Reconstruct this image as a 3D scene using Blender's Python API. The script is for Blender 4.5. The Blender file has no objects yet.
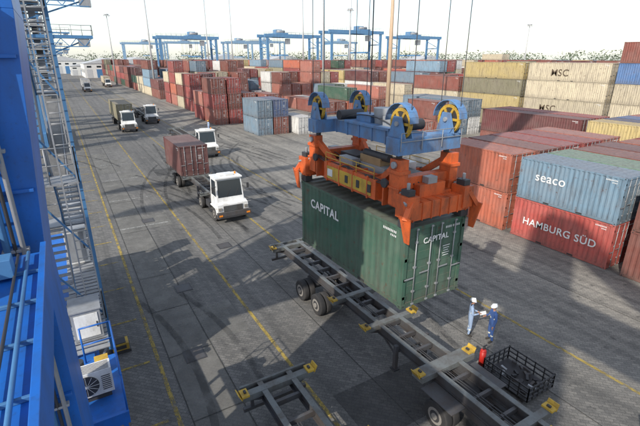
import bpy, bmesh, math, random
from mathutils import Vector, Matrix
random.seed(7)
S=bpy.context.scene
COL=S.collection
# ------------------------------------------------------------------ materials
def nt(name):
    m=bpy.data.materials.new(name); m.use_nodes=True
    t=m.node_tree; b=t.nodes['Principled BSDF']; return m,t,b
def N(t,ty,**k):
    n=t.nodes.new(ty)
    for a,v in k.items(): setattr(n,a,v)
    return n
def mixc(t,fac,a,b,blend='MIX'):
    n=N(t,'ShaderNodeMix',data_type='RGBA',blend_type=blend)
    for sock,v in ((n.inputs[0],fac),(n.inputs[6],a),(n.inputs[7],b)):
        if hasattr(v,'links'): t.links.new(v,sock)
        elif isinstance(v,(tuple,list)): sock.default_value=(*v[:3],1)
        else: sock.default_value=v
    return n.outputs[2]
def noise(t,scale,mapscale=(1,1,1),detail=4,rough=.6,co='Object',loc=None):
    tc=N(t,'ShaderNodeTexCoord'); mp=N(t,'ShaderNodeMapping'); mp.inputs['Scale'].default_value=mapscale
    t.links.new(tc.outputs[co],mp.inputs[0])
    if loc is not None: t.links.new(loc,mp.inputs['Location'])
    n=N(t,'ShaderNodeTexNoise'); n.inputs['Scale'].default_value=scale; n.inputs['Detail'].default_value=detail; n.inputs['Roughness'].default_value=rough
    t.links.new(mp.outputs[0],n.inputs['Vector']); return n.outputs['Fac']
def ramp(t,f,a,b,va=0,vb=1):
    n=N(t,'ShaderNodeMapRange'); n.inputs[1].default_value=a; n.inputs[2].default_value=b; n.inputs[3].default_value=va; n.inputs[4].default_value=vb
    t.links.new(f,n.inputs[0]); return n.outputs[0]
def paint(name,c,rough=.5,metal=0,dirt=.45,dc=None,scale=2.0):
    m,t,b=nt(name)
    dc=dc or (c[0]*.35+.02,c[1]*.33+.015,c[2]*.3+.01)
    f=ramp(t,noise(t,scale,(1,1,.45),6,.65),.42,.75,0,dirt)
    c1=mixc(t,f,c,dc)
    f2=ramp(t,noise(t,scale*9,(1,1,1),3),.58,.72,0,dirt*.6)
    c2=mixc(t,f2,c1,(dc[0]*.8,dc[1]*.8,dc[2]*.8))
    t.links.new(c2,b.inputs['Base Color']); b.inputs['Roughness'].default_value=rough; b.inputs['Metallic'].default_value=metal
    return m
BLUE=paint('crane_blue_paint',(.014,.13,.48),.42,0,.6,(.03,.07,.16))
BLUEL=paint('crane_blue_faded',(.06,.18,.36),.55,0,.4)
RTGB=paint('hazed_gantry_blue',(.10,.23,.40),.6,0,.4)  # blue lightened so the paint carries the distance haze
HBLUE=paint('headblock_blue',(.10,.23,.44),.5,0,.85,(.13,.10,.08),3)
ORANGE=paint('spreader_orange',(.62,.115,.025),.55,0,.9,(.15,.05,.025),3)
YEL=paint('yellow_paint',(.55,.35,.04),.6,0,.8,(.14,.08,.03))
STEEL=paint('galvanised_steel',(.33,.34,.35),.5,.3,.5)
DSTEEL=paint('dark_steel',(.045,.045,.048),.6,.1,.5)
CHAS=paint('chassis_grey',(.075,.075,.078),.6,.1,.8,(.06,.04,.028))
CHASL=paint('chassis_light',(.15,.16,.155),.6,.1,.85,(.07,.05,.035))
WHITE=paint('white_paint',(.72,.72,.70),.45,0,.6,(.30,.27,.23))
TYRE=paint('tyre_rubber',(.022,.022,.023),.85,0,.6,(.08,.07,.06))
RIM=paint('wheel_rim',(.3,.28,.25),.5,.2,.6)
GLASS=paint('window_glass',(.02,.028,.035),.08,0,.1)
RED=paint('red_paint',(.6,.03,.02),.45)
AMBER=paint('amber_lens',(.8,.25,.02),.3)
WOOD=paint('timber',(.3,.2,.1),.8)
ALU=paint('marking_white',(.74,.74,.72),.5,0,.5,(.4,.38,.36))
SKIN=paint('skin',(.36,.19,.12),.55,0,.1)
CL1=paint('overall_pale_blue',(.28,.37,.52),.85,0,.3)
CL2=paint('overall_blue',(.05,.11,.30),.85,0,.3)
HIV=paint('reflective_band',(.7,.72,.65),.5,0,.2)
BOOT=paint('boot_leather',(.03,.025,.02),.7)
HAIR=paint('hair',(.02,.015,.01),.7)
HELM=paint('helmet_white',(.8,.8,.78),.35,0,.05)
CONC=paint('building_wall',(.6,.6,.58),.8,0,.3)
ROOF=paint('building_roof',(.42,.43,.44),.6,0,.3)
ROPE=paint('wire_rope',(.07,.07,.075),.6,.3,.2)
MAST=paint('mast_steel',(.4,.4,.4),.6,.2,.2)
MASTT=paint('mast_tan',(.5,.36,.24),.6,.0,.2)
MSCB=paint('lettering_brown',(.10,.07,.045),.6,0,.3)

def container_mat():
    m,t,b=nt('container_paint')
    oi=N(t,'ShaderNodeObjectInfo')
    rnd=N(t,'ShaderNodeMath',operation='MULTIPLY'); rnd.inputs[1].default_value=37.; t.links.new(oi.outputs['Random'],rnd.inputs[0])
    cmb=N(t,'ShaderNodeCombineXYZ'); 
    for i in range(3): t.links.new(rnd.outputs[0],cmb.inputs[i])
    loc=cmb.outputs[0]
    base=oi.outputs['Color']
    val=ramp(t,oi.outputs['Random'],0,1,.75,1.12)
    hs=N(t,'ShaderNodeHueSaturation'); t.links.new(base,hs.inputs['Color']); t.links.new(val,hs.inputs['Value']); hs.inputs['Saturation'].default_value=.93
    fade=ramp(t,noise(t,.8,(1,.6,1),5,.6,loc=loc),.38,.75,.03,.28)
    c=mixc(t,fade,hs.outputs[0],(.30,.25,.22))
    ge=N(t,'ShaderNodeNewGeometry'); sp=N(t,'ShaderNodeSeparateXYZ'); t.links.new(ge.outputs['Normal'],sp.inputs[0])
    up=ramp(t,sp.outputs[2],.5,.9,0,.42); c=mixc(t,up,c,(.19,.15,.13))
    streak=ramp(t,noise(t,5,(1,1,.12),5,.7,loc=loc),.48,.75,0,.65)
    c=mixc(t,streak,c,(.055,.042,.035))
    # grime gathering at the lower edge
    tc=N(t,'ShaderNodeTexCoord'); sz=N(t,'ShaderNodeSeparateXYZ'); t.links.new(tc.outputs['Object'],sz.inputs[0])
    low=ramp(t,sz.outputs[2],.0,.6,.35,0); c=mixc(t,low,c,(.09,.07,.055))
    rust=ramp(t,noise(t,3.5,(1,1,1),8,.75,loc=loc),.59,.66,0,.8)
    c=mixc(t,rust,c,(.11,.048,.028))
    t.links.new(c,b.inputs['Base Color']); b.inputs['Roughness'].default_value=.62
    bp=N(t,'ShaderNodeBump'); bp.inputs['Strength'].default_value=.35; bp.inputs['Distance'].default_value=.05
    t.links.new(noise(t,1.6,(1,1,1),3,.5,loc=loc),bp.inputs['Height']); t.links.new(bp.outputs[0],b.inputs['Normal'])
    return m
CPAINT=container_mat()
CDARK=paint('gasket_black',(.03,.03,.03),.7)

def ground_mat():
    m,t,b=nt('paved_yard_surface')
    tc=N(t,'ShaderNodeTexCoord')
    mp=N(t,'ShaderNodeMapping'); mp.inputs['Rotation'].default_value=(0,0,math.radians(45)); t.links.new(tc.outputs['Object'],mp.inputs[0])
    br=N(t,'ShaderNodeTexBrick'); t.links.new(mp.outputs[0],br.inputs['Vector'])
    br.inputs['Scale'].default_value=1; br.inputs['Brick Width'].default_value=.26; br.inputs['Row Height'].default_value=.13
    br.inputs['Mortar Size'].default_value=.010; br.inputs['Color1'].default_value=(.78,.78,.78,1); br.inputs['Color2'].default_value=(1.17,1.15,1.12,1); br.inputs['Mortar'].default_value=(.6,.6,.6,1)
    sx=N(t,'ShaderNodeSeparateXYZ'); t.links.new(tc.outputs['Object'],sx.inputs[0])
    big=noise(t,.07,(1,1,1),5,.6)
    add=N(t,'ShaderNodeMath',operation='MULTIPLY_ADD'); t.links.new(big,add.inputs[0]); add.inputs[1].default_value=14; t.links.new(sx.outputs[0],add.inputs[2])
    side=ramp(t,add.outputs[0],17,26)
    c=mixc(t,side,(.15,.145,.135),(.25,.235,.205))  # dusty beige away from the crane; sunlit brightness mixed into the colour
    st=ramp(t,noise(t,.35,(1,.4,1),7,.65),.42,.68,0,.65)
    c=mixc(t,st,c,(.085,.082,.076))
    tr=ramp(t,noise(t,1.0,(1.3,.03,1),4,.6),.48,.66,0,.6)
    c=mixc(t,tr,c,(.07,.068,.064))
    lt=ramp(t,noise(t,1.3,(1,.3,1),6,.7),.56,.72,0,.45)
    c=mixc(t,lt,c,(.28,.265,.235))
    oil=ramp(t,noise(t,1.9,(1,1,1),4,.55),.63,.74,0,.75)
    c=mixc(t,oil,c,(.035,.035,.033))
    oil2=ramp(t,noise(t,.6,(1,.8,1),6,.7),.6,.72,0,.5)
    c=mixc(t,oil2,c,(.05,.048,.045))
    fine=ramp(t,noise(t,22,(1,1,1),3,.7),.3,.7,.72,1.25)
    c=mixc(t,1.0,c,br.outputs['Color'],'MULTIPLY')
    mul=N(t,'ShaderNodeVectorMath',operation='SCALE'); t.links.new(c,mul.inputs[0]); t.links.new(fine,mul.inputs['Scale'])
    t.links.new(mul.outputs[0],b.inputs['Base Color']); b.inputs['Roughness'].default_value=.8
    bp=N(t,'ShaderNodeBump'); bp.inputs['Strength'].default_value=.35; bp.inputs['Distance'].default_value=.02
    t.links.new(noise(t,7,(1,1,1),5,.7),bp.inputs['Height']); t.links.new(bp.outputs[0],b.inputs['Normal'])
    return m
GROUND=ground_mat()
def worn(name,c,lo=.45,hi=.6,vmin=0.,vmax=.92,sc=3.2):
    m,t,b=nt(name); b.inputs['Roughness'].default_value=.8
    cc=mixc(t,ramp(t,noise(t,1.1,(1,1,1),6,.7),.35,.7),c,(c[0]*.6,c[1]*.6,c[2]*.6)); t.links.new(cc,b.inputs['Base Color'])
    tr=N(t,'ShaderNodeBsdfTransparent'); mx=N(t,'ShaderNodeMixShader')
    f=ramp(t,noise(t,sc,(1,.6,1),8,.75),lo,hi,vmin,vmax)
    t.links.new(f,mx.inputs[0]); t.links.new(b.outputs[0],mx.inputs[1]); t.links.new(tr.outputs[0],mx.inputs[2])
    t.links.new(mx.outputs[0],t.nodes['Material Output'].inputs[0]); return m
LYEL=worn('road_line_yellow',(.44,.32,.07),.45,.6,.15,.95)
LWHI=worn('road_line_white',(.5,.5,.47),.42,.58,.1,.97)
SLAB=worn('concrete_slab_surface',(.23,.222,.2),.3,.8,.15,.85,.8)
SLABD=worn('asphalt_patch_surface',(.085,.083,.08),.3,.8,.3,.9,.8)
JOINT=worn('slab_joint',(.05,.05,.045),.5,.7,.1,.7)
SKID=worn('tyre_mark_surface',(.03,.03,.03),.3,.65,.45,1.,1.5)

# ------------------------------------------------------------------ mesh helpers
class MB:
    def __init__(s,mats): s.bm=bmesh.new(); s.mats=mats
    def mi(s,m):
        if m not in s.mats: s.mats.append(m)
        return s.mats.index(m)
    def hexa(s,p,m):
        v=[s.bm.verts.new(q) for q in p]; k=s.mi(m)
        for f in ((0,3,2,1),(4,5,6,7),(0,1,5,4),(1,2,6,5),(2,3,7,6),(3,0,4,7)):
            fa=s.bm.faces.new([v[i] for i in f]); fa.material_index=k
    def box(s,x0,x1,y0,y1,z0,z1,m):
        s.hexa([(x0,y0,z0),(x1,y0,z0),(x1,y1,z0),(x0,y1,z0),(x0,y0,z1),(x1,y0,z1),(x1,y1,z1),(x0,y1,z1)],m)
    def cb(s,c,d,m): s.box(c[0]-d[0]/2,c[0]+d[0]/2,c[1]-d[1]/2,c[1]+d[1]/2,c[2]-d[2]/2,c[2]+d[2]/2,m)
    def frame(s,p0,p1):
        p0=Vector(p0);p1=Vector(p1);z=(p1-p0).normalized()
        up=Vector((0,0,1)) if abs(z.z)<.95 else Vector((0,1,0))
        x=z.cross(up).normalized(); y=x.cross(z).normalized(); return p0,p1,x,y
    def beam(s,p0,p1,w,h,m,w2=None,h2=None):
        p0,p1,x,y=s.frame(p0,p1); w2=w2 or w; h2=h2 or h
        P=[p0-x*w/2-y*h/2,p0+x*w/2-y*h/2,p0+x*w/2+y*h/2,p0-x*w/2+y*h/2,p1-x*w2/2-y*h2/2,p1+x*w2/2-y*h2/2,p1+x*w2/2+y*h2/2,p1-x*w2/2+y*h2/2]
        s.hexa(P,m)
    def cyl(s,p0,p1,r,m,seg=12,r2=None,smooth=True):
        p0,p1,x,y=s.frame(p0,p1); r2=r if r2 is None else r2; k=s.mi(m)
        A=[];B=[]
        for i in range(seg):
            a=2*math.pi*i/seg; d=x*math.cos(a)+y*math.sin(a)
            A.append(s.bm.verts.new(p0+d*r)); B.append(s.bm.verts.new(p1+d*max(r2,1e-4)))
        for i in range(seg):
            j=(i+1)%seg; f=s.bm.faces.new((A[i],A[j],B[j],B[i])); f.material_index=k; f.smooth=smooth
        f=s.bm.faces.new(A[::-1]); f.material_index=k
        f=s.bm.faces.new(B); f.material_index=k
    def hose(s,pts,r,m,sag=0):
        P=[]
        for a,b in zip(pts[:-1],pts[1:]):
            a=Vector(a);b=Vector(b)
            for i in range(6):
                t=i/6; p=a.lerp(b,t); p.z-=sag*4*t*(1-t); P.append(p)
        P.append(Vector(pts[-1]))
        for a,b in zip(P[:-1],P[1:]): s.cyl(a,b,r,m,6)
    def ball(s,c,r,m,sc=(1,1,1),u=12,v=8):
        k=s.mi(m)
        r_=bmesh.ops.create_uvsphere(s.bm,u_segments=u,v_segments=v,radius=r,matrix=Matrix.Translation(c)@Matrix.Diagonal((*sc,1)))
        for vv in r_['verts']:
            for f in vv.link_faces: f.material_index=k; f.smooth=True
    def wheel(s,c,r,w,rimside=-1):
        x,y,z=c
        s.cyl((x-w/2+.03,y,z),(x+w/2-.03,y,z),r,TYRE,22)
        s.cyl((x-w/2,y,z),(x-w/2+.03,y,z),r*.9,TYRE,22,r); s.cyl((x+w/2-.03,y,z),(x+w/2,y,z),r,TYRE,22,r*.9)
        for sg in (-1,1):
            s.cyl((x+sg*w/2,y,z),(x+sg*(w/2+.006),y,z),r*.58,RIM,16)
            s.cyl((x+sg*w/2,y,z),(x+sg*(w/2+.012),y,z),r*.40,DSTEEL,16)
            s.cyl((x+sg*w/2,y,z),(x+sg*(w/2+.05),y,z),r*.22,RIM,10)
    def rail(s,pts,m,h=1.05,r=.022,post=1.2):
        for a,b in zip(pts[:-1],pts[1:]):
            a=Vector(a);b=Vector(b)
            for zz in (h,h*.52): s.cyl(a+Vector((0,0,zz)),b+Vector((0,0,zz)),r,m,6)
            n=max(1,int((b-a).length/post))
            for i in range(n+1):
                p=a.lerp(b,i/n); s.cyl(p,p+Vector((0,0,h)),r,m,6)
    def ladder(s,x,y,z0,z1,m,w=.4,axis='x'):
        for sg in (-1,1):
            p=(x+sg*w/2,y) if axis=='x' else (x,y+sg*w/2)
            s.box(p[0]-.02,p[0]+.02,p[1]-.02,p[1]+.02,z0,z1,m)
        z=z0+.15
        while z<z1:
            a,b=((x-w/2,y,z),(x+w/2,y,z)) if axis=='x' else ((x,y-w/2,z),(x,y+w/2,z))
            s.cyl(a,b,.013,m,6); z+=.3
    def obj(s,name,bevel=0,loc=(0,0,0),parent=None):
        bmesh.ops.recalc_face_normals(s.bm,faces=s.bm.faces[:])
        me=bpy.data.meshes.new(name); s.bm.to_mesh(me); s.bm.free()
        for m in s.mats: me.materials.append(m)
        o=bpy.data.objects.new(name,me); COL.objects.link(o); o.location=loc
        if parent: o.parent=parent
        if bevel:
            b=o.modifiers.new('Bevel','BEVEL'); b.width=bevel; b.segments=2; b.limit_method='ANGLE'; b.angle_limit=math.radians(40)
        return o
def text(s,size,loc,parent,face='-X',mat=ALU,bold=.01,align='CENTER',name='lettering'):
    c=bpy.data.curves.new(name,'FONT'); c.body=s; c.size=size; c.align_x=align; c.extrude=.003; c.offset=bold; c.space_character=1.08
    c.materials.append(mat)
    o=bpy.data.objects.new(name,c); COL.objects.link(o); o.parent=parent
    if face=='-X': R=Matrix(((0,0,-1),(-1,0,0),(0,1,0)))
    else: R=Matrix(((1,0,0),(0,0,-1),(0,1,0)))
    o.matrix_local=Matrix.Translation(loc)@R.to_4x4(); return o

# ------------------------------------------------------------------ container meshes
def container_mesh(L,name):
    W=2.438;H=2.591
    B=MB([CPAINT,STEEL,CDARK,ALU]); C=CPAINT
    hx,hy=W/2,L/2
    for sx in (-1,1):
        for sy in (-1,1):
            x=sx*(hx-.07); y=sy*(hy-.08)
            B.box(x-.06,x+.06,y-.07,y+.07,.118,H-.118,C)
            for z in (.06,H-.06): B.cb((sx*(hx-.085),sy*(hy-.09),z),(.175,.185,.118),C)
            B.cb((sx*(hx-.085),sy*hy,H-.06),(.06,.012,.05),CDARK)
            B.cb((sx*(hx-.085),sy*hy,.06),(.06,.012,.05),CDARK)
            B.cb((sx*(hx+.001),sy*(hy-.09),H-.06),(.006,.07,.05),CDARK)
            B.cb((sx*(hx+.001),sy*(hy-.09),.06),(.006,.07,.05),CDARK)
            B.cb((sx*(hx-.085),sy*(hy-.09),H+.001),(.06,.11,.006),CDARK)
        xo=sx*(hx-.045)
        B.box(xo-.03,xo+.03,-hy+.18,hy-.18,.02,.16,C)
        B.box(xo-.03,xo+.03,-hy+.18,hy-.18,H-.10,H-.012,C)
        for yy in (-1.0,1.0): B.cb((sx*(hx-.013),yy,.09),(.008,.36,.09),CDARK)
    for sy in (-1,1):
        y=sy*(hy-.06)
        B.box(-hx+.18,hx-.18,y-.05,y+.05,.01,.15,C); B.box(-hx+.18,hx-.18,y-.05,y+.05,H-.12,H-.008,C)
    def corr(n0,n1,f,z0,z1,pitch,k,depth):
        n=max(1,round((n1-n0)/pitch)); p=(n1-n0)/n; ts=[]
        for i in range(n):
            a=n0+i*p; ts+= [(a,0),(a+p*.28,0),(a+p*.5,depth),(a+p*.78,depth)]
        ts.append((n1,0))
        lo=[B.bm.verts.new(f(t,o,z0)) for t,o in ts]; hi=[B.bm.verts.new(f(t,o,z1)) for t,o in ts]
        for i in range(len(ts)-1):
            fa=B.bm.faces.new((lo[i],lo[i+1],hi[i+1],hi[i])); fa.material_index=0
    for sx in (-1,1):
        corr(-hy+.14,hy-.14,lambda t,o,z,sx=sx:(sx*(hx-.022-o),t,z),.14,H-.09,.278,0,.038)
    corr(-hx+.12,hx-.12,lambda t,o,z:(t,hy-.04-o,z),.13,H-.11,.25,0,.042)
    corr(-hy+.1,hy-.1,lambda t,o,z:((-hx+.06) if z<1 else (hx-.06),t,H-.014-o),.0,2,.42,0,.022)
    B.box(-hx+.08,hx-.08,-hy+.1,hy-.1,.12,.15,CDARK)
    yd=-hy+.05
    B.box(-hx+.12,-.012,yd,yd+.03,.16,H-.13,C); B.box(.012,hx-.12,yd,yd+.03,.16,H-.13,C)
    B.box(-.012,.012,yd+.01,yd+.03,.16,H-.13,CDARK)
    for sx in (-1,1):
        for i in range(4):
            z=.45+i*.52; B.box(min(sx*.1,sx*(hx-.2)),max(sx*.1,sx*(hx-.2)),yd-.014,yd+.002,z,z+.26,C)
        for xx in (.2,.78):
            x=sx*xx; B.cyl((x,yd-.045,.06),(x,yd-.045,H-.05),.018,STEEL,6)
            for z in (.08,H-.08): B.cb((x,yd-.04,z),(.09,.07,.05),STEEL)
            for z in (.5,1.3,2.1): B.cb((x,yd-.035,z),(.1,.05,.06),STEEL)
            B.box(min(x,x+sx*.38),max(x,x+sx*.38),yd-.065,yd-.05,1.05 if xx<.5 else .95,1.09 if xx<.5 else .99,STEEL)
        for z in (.35,.95,1.6,2.25): B.cb((sx*(hx-.1),yd-.02,z),(.14,.04,.1),C)
    for i in range(9):
        B.cb((.42+i*.065+(.03 if i>3 else 0),yd-.02,2.33),(.03,.006,.07),ALU)
    for r in range(5):
        B.cb((.5,yd-.02,1.72-r*.08),(.3-.05*(r%3),.005,.02),ALU)
    for sx in (-1,1):
        for i in range(9):
            B.cb((sx*(hx-.018),sx*(hy-.45)-sx*i*.068,H-.24),(.006,.036,.075),ALU)
        for i in range(4): B.cb((sx*(hx-.018),sx*(hy-.45)-sx*i*.068,H-.37),(.006,.036,.06),ALU)
    o=B.obj(name); me=o.data; bpy.data.objects.remove(o); me.name=name
    return me
ME={20:container_mesh(6.058,'container_20ft'),40:container_mesh(12.19,'container_40ft')}
LEN={20:6.058,40:12.19}
C_={'red':(.28,.034,.028),'rust':(.20,.047,.03),'maroon':(.125,.027,.027),'orange':(.40,.085,.032),'hs':(.42,.04,.025),'green':(.022,.092,.055),
    'bg':(.12,.19,.25),'seaco':(.17,.29,.39),'beige':(.55,.47,.32),'yellow':(.50,.38,.14),'navy':(.04,.08,.18),'white':(.66,.66,.63),'olive':(.24,.22,.13),'blue':(.06,.16,.36),'salmon':(.38,.12,.08),'lg':(.13,.25,.17)}
def container(x,y,z,L,c,flip=False,swap=0):
    o=bpy.data.objects.new('shipping_container',ME[L]); COL.objects.link(o)
    o.location=(x,y+LEN[L]/2,z); o.color=(*C_[c],1)
    return o
def stack(x,y,L,cols,jit=.05):
    r=[]
    for i,c in enumerate(cols):
        r.append(container(x+1.22+random.uniform(-jit,jit),y+random.uniform(-jit,jit),i*2.594+.002,L,c,False))
    return r
cap=container(8.86,8.3,3.9,20,'green'); cap.rotation_euler=(0,0,math.radians(.8))
text('CAPITAL',.46,(-1.213,1.35,1.72),cap); text('CAPITAL',.25,(0.0,-3.03,2.0),cap,'-Y',bold=.004)
r=stack(24.3,10.2,20,['hs','seaco'],0)
text('HAMBURG SÜD',.62,(-1.213,0,1.0),r[0],bold=.008); text('seaco',.78,(-1.213,1.0,1.35),r[1],bold=.006)
stack(27.0,10.2,20,['hs','lg']); stack(29.7,10.1,20,['red','rust']); stack(32.4,10.3,20,['rust','maroon']); stack(35.1,10.0,20,['red','orange']); stack(37.8,10,20,['rust','red'])
stack(24.3,16.9,20,['orange','orange']); stack(27.0,16.9,20,['rust','rust']); stack(29.7,17,20,['red','red']); stack(32.4,16.9,20,['rust','red']); stack(35.1,17,20,['red','salmon'])
for i in range(6): stack(24.3+2.7*i,3.4,20,[random.choice(['red','rust','orange','hs','blue'])]*1+['rust'])
stack(44.7,11.3,40,['orange','yellow']); stack(44.7,24,40,['rust','maroon']); stack(47.4,24,40,['red','red']); stack(47.4,11.3,40,['bg','navy']); stack(50.1,11.3,40,['rust','blue']); stack(50.1,24,40,['rust'])
stack(52.8,11.3,40,['rust','salmon'])
k=stack(64,32,40,['yellow','beige','beige','beige']); text('MSC',1.35,(-1.213,1,.75),k[3],mat=MSCB,bold=.01); text('MSC',1.35,(-1.213,2,.75),k[1],mat=MSCB,bold=.01)
k=stack(64,19,40,['blue','beige','beige','blue','rust']); stack(64,6,40,['rust','beige','yellow','red','rust'])
stack(66.7,32,40,['rust','beige','red','rust']); stack(69.4,32,40,['rust','yellow','beige','beige']); stack(66.7,19,40,['beige','rust','yellow','blue'])
stack(64,45,40,['olive','yellow','olive','yellow']); stack(66.7,45,40,['rust','beige','olive']); stack(64,58,40,['rust','beige','rust'])
stack(50,45,40,['bg','bg']); stack(52.7,45,40,['white','bg']); stack(43,45,20,['salmon']); stack(45.7,45,20,['salmon','rust']); stack(38,49,20,['rust'])
stack(24.6,60,20,['bg','bg']); stack(27.3,60,20,['rust','navy']); k=stack(30.4,58,20,['white'])
stack(22.4,74,20,['rust','red','rust']); stack(25.1,74,20,['red','rust','red']); stack(27.8,74,20,['maroon','rust']); stack(22.4,80.8,20,['red','salmon']); stack(30.6,70,20,['salmon','rust'])
stack(24.3,96,20,['red','red','red']); stack(27,96,20,['rust','red','maroon'])
pal=['red','rust','rust','maroon','red','orange','rust','salmon','bg','beige','beige','yellow','green','white','seaco','red','rust','olive','beige','rust','red','maroon','rust','maroon']
def block(x0,y0,y1,rows=6,hmax=4,hmin=2):
    y=y0;bay=0
    while y<y1:
        L=random.choice((20,20,40)) if y<130 else 40
        bh=random.randint(hmin,hmax); c0=random.choice(pal)
        for r_ in range(rows):
            h=max(1,min(hmax,bh-random.choice((0,0,0,1,1,2))))
            if random.random()<.5: c0=random.choice(pal)
            for lv in range(h):
                if r_>0 and bay>0 and lv<h-3 and random.random()<.7: continue
                c=c0 if random.random()<.5 else random.choice(pal)
                container(x0+1.22+2.7*r_+random.uniform(-.07,.07),y+random.uniform(-.12,.12),lv*2.594+.002,L,c)
        y+=LEN[L]+.75; bay+=1
        if random.random()<.15: y+=7
block(24.3,103,300,6,4,3); block(46,76,300,6,4,2); block(70,66,290,6,4,3)
block(94,58,260,6,4,3); block(118,50,240,5,4,3); block(142,45,220,5,4,3); block(166,45,220,4,4,3); block(190,40,200,3,5,3)

# ------------------------------------------------------------------ ground, markings
def sheet(name,quads,z,mat):
    bm=bmesh.new()
    for (x0,x1,y0,y1) in quads:
        bm.faces.new([bm.verts.new(p) for p in ((x0,y0,z),(x1,y0,z),(x1,y1,z),(x0,y1,z))])
    me=bpy.data.meshes.new(name); bm.to_mesh(me); bm.free(); me.materials.append(mat)
    o=bpy.data.objects.new(name,me); COL.objects.link(o); return o
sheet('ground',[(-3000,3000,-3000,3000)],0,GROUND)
sheet('yellow_lane_lines',[(x-.07,x+.07,-20,300) for x in (1.5,5.8,10.4,15.6)],.012,LYEL)
sheet('yellow_bay_ticks',[(-.1,1.2,5+i*3.3,5.12+i*3.3) for i in range(60)],.012,LYEL)
sheet('white_bay_marks',[(1.9,5.2,30+i*7,30.12+i*7) for i in range(30)]+[(17,23,26+i*9,26.13+i*9) for i in range(12)],.012,LWHI)
q=[];qd=[];qj=[]
random.seed(3)
for i in range(30):
    y=4+i*3.6
    if random.random()<.85: q.append((1.9,3.55,y,y+3.58))
    if random.random()<.5: q.append((3.6,5.3,y+.2,y+3.0))
    if random.random()<.3: qd.append((6.3+random.random()*3,8.2+random.random()*4,y,y+1.5+random.random()*3))
    qj.append((1.9,3.55,y-.03,y+.01))
qj+=[(1.86,1.9,2,120),(3.55,3.59,2,120),(8.0,8.03,-5,120),(13.0,13.03,-5,120),(20.4,20.43,-5,120)]
sheet('concrete_slabs',q,.004,SLAB); sheet('asphalt_patches',qd,.008,SLABD); sheet('slab_joints',qj,.016,JOINT)
# tyre marks: paired curved strips
bm=bmesh.new(); random.seed(21)
for n_ in range(26):
    x=random.choice((3,7.5,8.6,12.5,13.5,18,20))+random.uniform(-1,1); y=random.uniform(0,60); ang=random.gauss(0,.12); cur=random.gauss(0,.012); L_=random.uniform(6,18)
    for off in (0,1.95):
        pr=None; px,py,a=x+off*math.cos(ang),y+off*math.sin(ang),ang
        for s_ in range(24):
            w=.13; nx,ny=math.cos(a),math.sin(a)
            cu=(bm.verts.new((px-nx*w,py-ny*w,.02+.0005*n_)),bm.verts.new((px+nx*w,py+ny*w,.02+.0005*n_)))
            if pr: bm.faces.new((pr[0],pr[1],cu[1],cu[0]))
            pr=cu; px-=math.sin(a)*L_/24; py+=math.cos(a)*L_/24; a+=cur
me=bpy.data.meshes.new('tyre_marks'); bm.to_mesh(me); bm.free(); me.materials.append(SKID); COL.objects.link(bpy.data.objects.new('tyre_marks',me))
B=MB([STEEL,DSTEEL])
for x in (-.75,): 
    B.box(x-.04,x+.04,-60,400,0,.02,STEEL); B.box(x-.16,x-.05,-60,400,-.02,.006,DSTEEL); B.box(x+.05,x+.16,-60,400,-.02,.006,DSTEEL)
B.obj('crane_rail')
B=MB([DSTEEL,CHAS])
for (x,y) in ((3.7,20),(3.9,31),(7.2,24),(12.6,19),(18,17),(13.2,35),(2.8,14.5)):
    B.box(x-.4,x+.4,y-.4,y+.4,0,.018,DSTEEL); B.box(x-.34,x+.34,y-.34,y+.34,.018,.022,CHAS)
B.obj('manhole_covers')

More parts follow.
